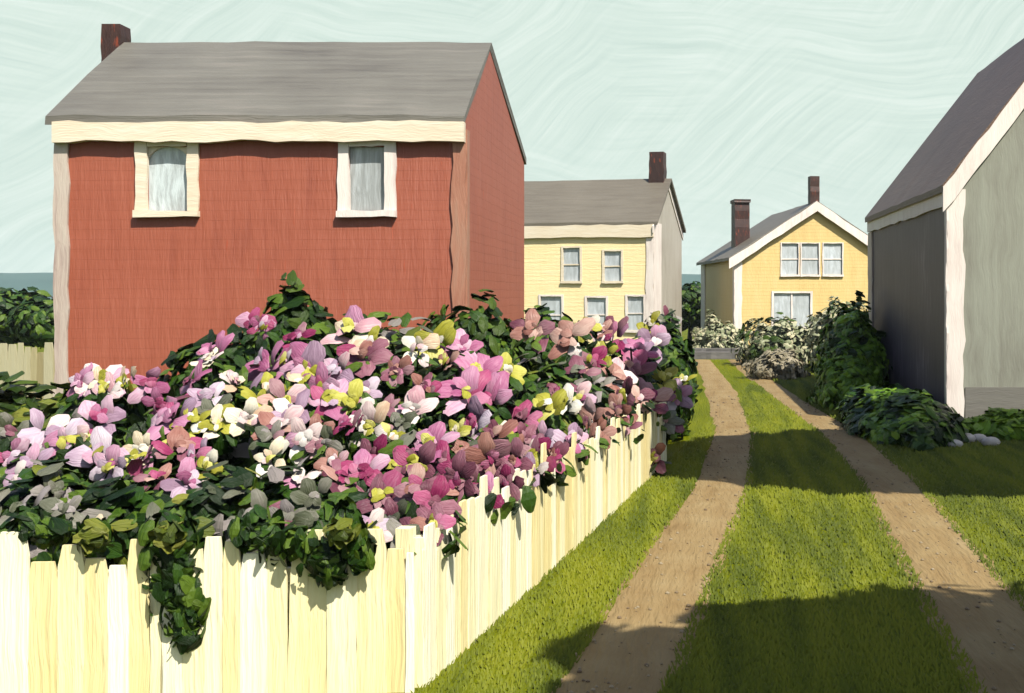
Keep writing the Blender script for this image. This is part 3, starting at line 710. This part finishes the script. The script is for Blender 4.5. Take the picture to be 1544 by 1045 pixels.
fence('picket_fence', 'cream picket fence across the front of the flower bed', (-6.6, 6.9), (-1.76, 7.2), .97, 'fence', 1, gap=-.006)
fence('picket_fence', 'cream picket fence receding along the drive beside the flower bed', (-1.72, 7.26), (-.27, 17.0), 1.04, 'fence', 2, gap=-.006)
fence('board_fence', 'weathered cream board fence at the far left beyond the red house', (-17.5, 22.0), (-11.2, 21.0), 1.62, 'old_fence', 3, pw=.16, bay=2.1)

# --- greenery trailing over the front fence
def trailing(label, spots, seed, n, mat='leaf_dark', acc=None):
    p0 = at(spots[0][0], spots[0][1], 7.1)
    root = thing('trailing_vine', label, 'vine', (p0.x, 7.25, 0), 0, 'greenery trailing over the front fence')
    m = MB(); rr = random.Random(seed)
    for (x, y, rxp, ryp) in spots:
        c = at(x, y, 7.1)
        leaves(m, (c.x - p0.x, -.14, c.z), (rxp / F * 7.4, .09, ryp / F * 7.4), n, .075, seed + int(x), zmin=.02, up=.1, droop=1.2, shell=.1)
    if acc:
        x, y = acc; m.use(1)
        c = at(x, y, 7.05); leaves(m, (c.x - p0.x, -.26, c.z), (.09, .05, .08), 16, .07, seed + 9)
    m.build('foliage', [M[mat], M['leaf_olive']], root)
    s = MB(); pts = [Vector((0, .5, 1.0)), Vector((0, .15, .98))]
    for (x, y, a, b) in spots:
        c = at(x, y, 7.1); pts.append(Vector((c.x - p0.x, -.1, c.z)))
    s.tube(pts, [.012] * len(pts), 5); s.build('stem', M['leaf_mid'], root)
trailing('dark green vine trailing far down the front fence in a pointed tail', [(258, 812, 46, 36), (258, 850, 46, 40), (268, 890, 46, 40), (278, 925, 34, 34), (284, 955, 16, 24)], 400, 110, acc=(265, 805))
trailing('dark leaves spilling over the front fence below the grey-green blooms', [(390, 800, 42, 28), (430, 820, 40, 26), (485, 845, 36, 24)], 410, 60)
trailing('dark leaves spilling over the front fence near its right corner', [(525, 800, 30, 36), (540, 830, 26, 30), (500, 860, 22, 16)], 420, 60, acc=(520, 798))
trailing('short dark tufts of leaves hanging over the left end of the front fence', [(75, 800, 34, 22), (140, 808, 22, 22), (40, 790, 22, 20)], 430, 45, acc=(150, 802))

# ------------------------------------------------------------------ light, sky, air
sun_dir = Vector((-.62, .785, 0)).normalized(); EL = R(52)
dv = Vector((sun_dir.x * math.cos(EL), sun_dir.y * math.cos(EL), -math.sin(EL)))
ld = bpy.data.lights.new('sun', 'SUN'); ld.energy = 5.0; ld.angle = R(.5); ld.color = (1, .95, .84)
lo = bpy.data.objects.new('sun', ld); lo.rotation_euler = dv.to_track_quat('-Z', 'Y').to_euler(); lo.location = (10, -20, 30); C.objects.link(lo)

w = bpy.data.worlds.new('World'); bpy.context.scene.world = w; w.use_nodes = True
N = w.node_tree.nodes; L = w.node_tree.links; bg = N['Background']; bg.inputs['Strength'].default_value = .1
sky = N.new('ShaderNodeTexSky'); sky.sky_type = 'NISHITA'; sky.sun_disc = False; sky.sun_elevation = EL
sky.sun_rotation = math.atan2(-dv.x, -dv.y); sky.air_density = 1.0; sky.dust_density = 1.5
tc = N.new('ShaderNodeTexCoord'); sp = N.new('ShaderNodeSeparateXYZ'); L.new(tc.outputs['Generated'], sp.inputs[0])
# high thin cloud: pale mint, thick towards the horizon, thinning out overhead; combed into streaks
def streak(rot, sc, seed):
    mp = N.new('ShaderNodeMapping'); mp.inputs['Rotation'].default_value = rot; mp.inputs['Location'].default_value = (seed, 0, 0)
    m2 = N.new('ShaderNodeMapping'); m2.inputs['Scale'].default_value = sc
    nz = N.new('ShaderNodeTexNoise'); nz.inputs['Scale'].default_value = 1; nz.inputs['Detail'].default_value = 6; nz.inputs['Roughness'].default_value = .62; nz.inputs['Distortion'].default_value = .6
    wb = N.new('ShaderNodeTexNoise'); wb.inputs['Scale'].default_value = 5; wb.inputs['Detail'].default_value = 2
    ad = N.new('ShaderNodeVectorMath'); ad.operation = 'MULTIPLY_ADD'; ad.inputs[1].default_value = (.07,) * 3
    L.new(tc.outputs['Generated'], wb.inputs['Vector']); L.new(wb.outputs['Color'], ad.inputs[0]); L.new(tc.outputs['Generated'], ad.inputs[2])
    L.new(ad.outputs[0], mp.inputs[0]); L.new(mp.outputs[0], m2.inputs[0]); L.new(m2.outputs[0], nz.inputs['Vector'])
    return nz.outputs['Fac']
def both(rot, seed):
    a = streak(rot, (4, 4, 60), seed); b = streak(rot, (7, 7, 230), seed + 5)
    m_ = N.new('ShaderNodeMix'); m_.inputs[0].default_value = .55; L.new(a, m_.inputs[2]); L.new(b, m_.inputs[3]); return m_.outputs[0]
s1 = both((0, R(-6), 0), 0)
s2 = both((0, R(44), 0), 3)
mk = N.new('ShaderNodeTexNoise'); mk.inputs['Scale'].default_value = 4.5; mk.inputs['Detail'].default_value = 1
L.new(tc.outputs['Generated'], mk.inputs['Vector'])
mr = N.new('ShaderNodeMapRange'); mr.inputs[1].default_value = .44; mr.inputs[2].default_value = .56; L.new(mk.outputs['Fac'], mr.inputs[0])
mx = N.new('ShaderNodeMix'); L.new(mr.outputs[0], mx.inputs[0]); L.new(s1, mx.inputs[2]); L.new(s2, mx.inputs[3])
rp = N.new('ShaderNodeValToRGB'); e = rp.color_ramp.elements
SK = 4.3
e[0].position = .36; e[0].color = (.61, .745, .675, 1); e[1].position = .64; e[1].color = (.79, .895, .825, 1)
en = e.new(.5); en.color = (.695, .82, .745, 1)
L.new(mx.outputs[0], rp.inputs[0])
mul = N.new('ShaderNodeVectorMath'); mul.operation = 'SCALE'; mul.inputs[3].default_value = SK; L.new(rp.outputs[0], mul.inputs[0])
mh = N.new('ShaderNodeMapRange'); mh.interpolation_type = 'SMOOTHSTEP'; mh.inputs[1].default_value = .262; mh.inputs[2].default_value = .36; mh.inputs[3].default_value = 1; mh.inputs[4].default_value = .06
L.new(sp.outputs['Z'], mh.inputs[0])
mc = N.new('ShaderNodeMix'); mc.data_type = 'RGBA'; L.new(mh.outputs[0], mc.inputs[0]); L.new(sky.outputs[0], mc.inputs[6]); L.new(mul.outputs[0], mc.inputs[7])
L.new(mc.outputs[2], bg.inputs['Color'])

hz = bpy.data.materials.new('haze_air'); hz.use_nodes = True; hn = hz.node_tree.nodes; hn.remove(hn['Principled BSDF'])
pv = hn.new('ShaderNodeVolumePrincipled'); pv.inputs['Color'].default_value = (.78, .9, .93, 1); pv.inputs['Density'].default_value = .00022; pv.inputs['Anisotropy'].default_value = .1
hz.node_tree.links.new(pv.outputs[0], hn['Material Output'].inputs['Volume'])
hb = MB(); hb.box((-950, -80, -1.5), (950, 950, 40)); ho = hb.build('haze', hz); ho['kind'] = 'stuff'

# ------------------------------------------------------------------ camera
cd = bpy.data.cameras.new('camera'); co = bpy.data.objects.new('camera', cd); C.objects.link(co)
co.location = (0, 0, CH); co.rotation_euler = (R(90), 0, 0)
cd.sensor_fit = 'HORIZONTAL'; cd.sensor_width = 36; cd.lens = 36 * F / 1544
cd.shift_x = -(PX - 772) / 1544; cd.shift_y = -(522.5 - PY) / 1544
cd.clip_start = .05; cd.clip_end = 4000
sc = bpy.context.scene; sc.camera = co
sc.view_settings.view_transform = 'Standard'; sc.view_settings.look = 'None'; sc.view_settings.gamma = 1
sc.view_settings.exposure = 1.25
sc.cycles.use_denoising = True
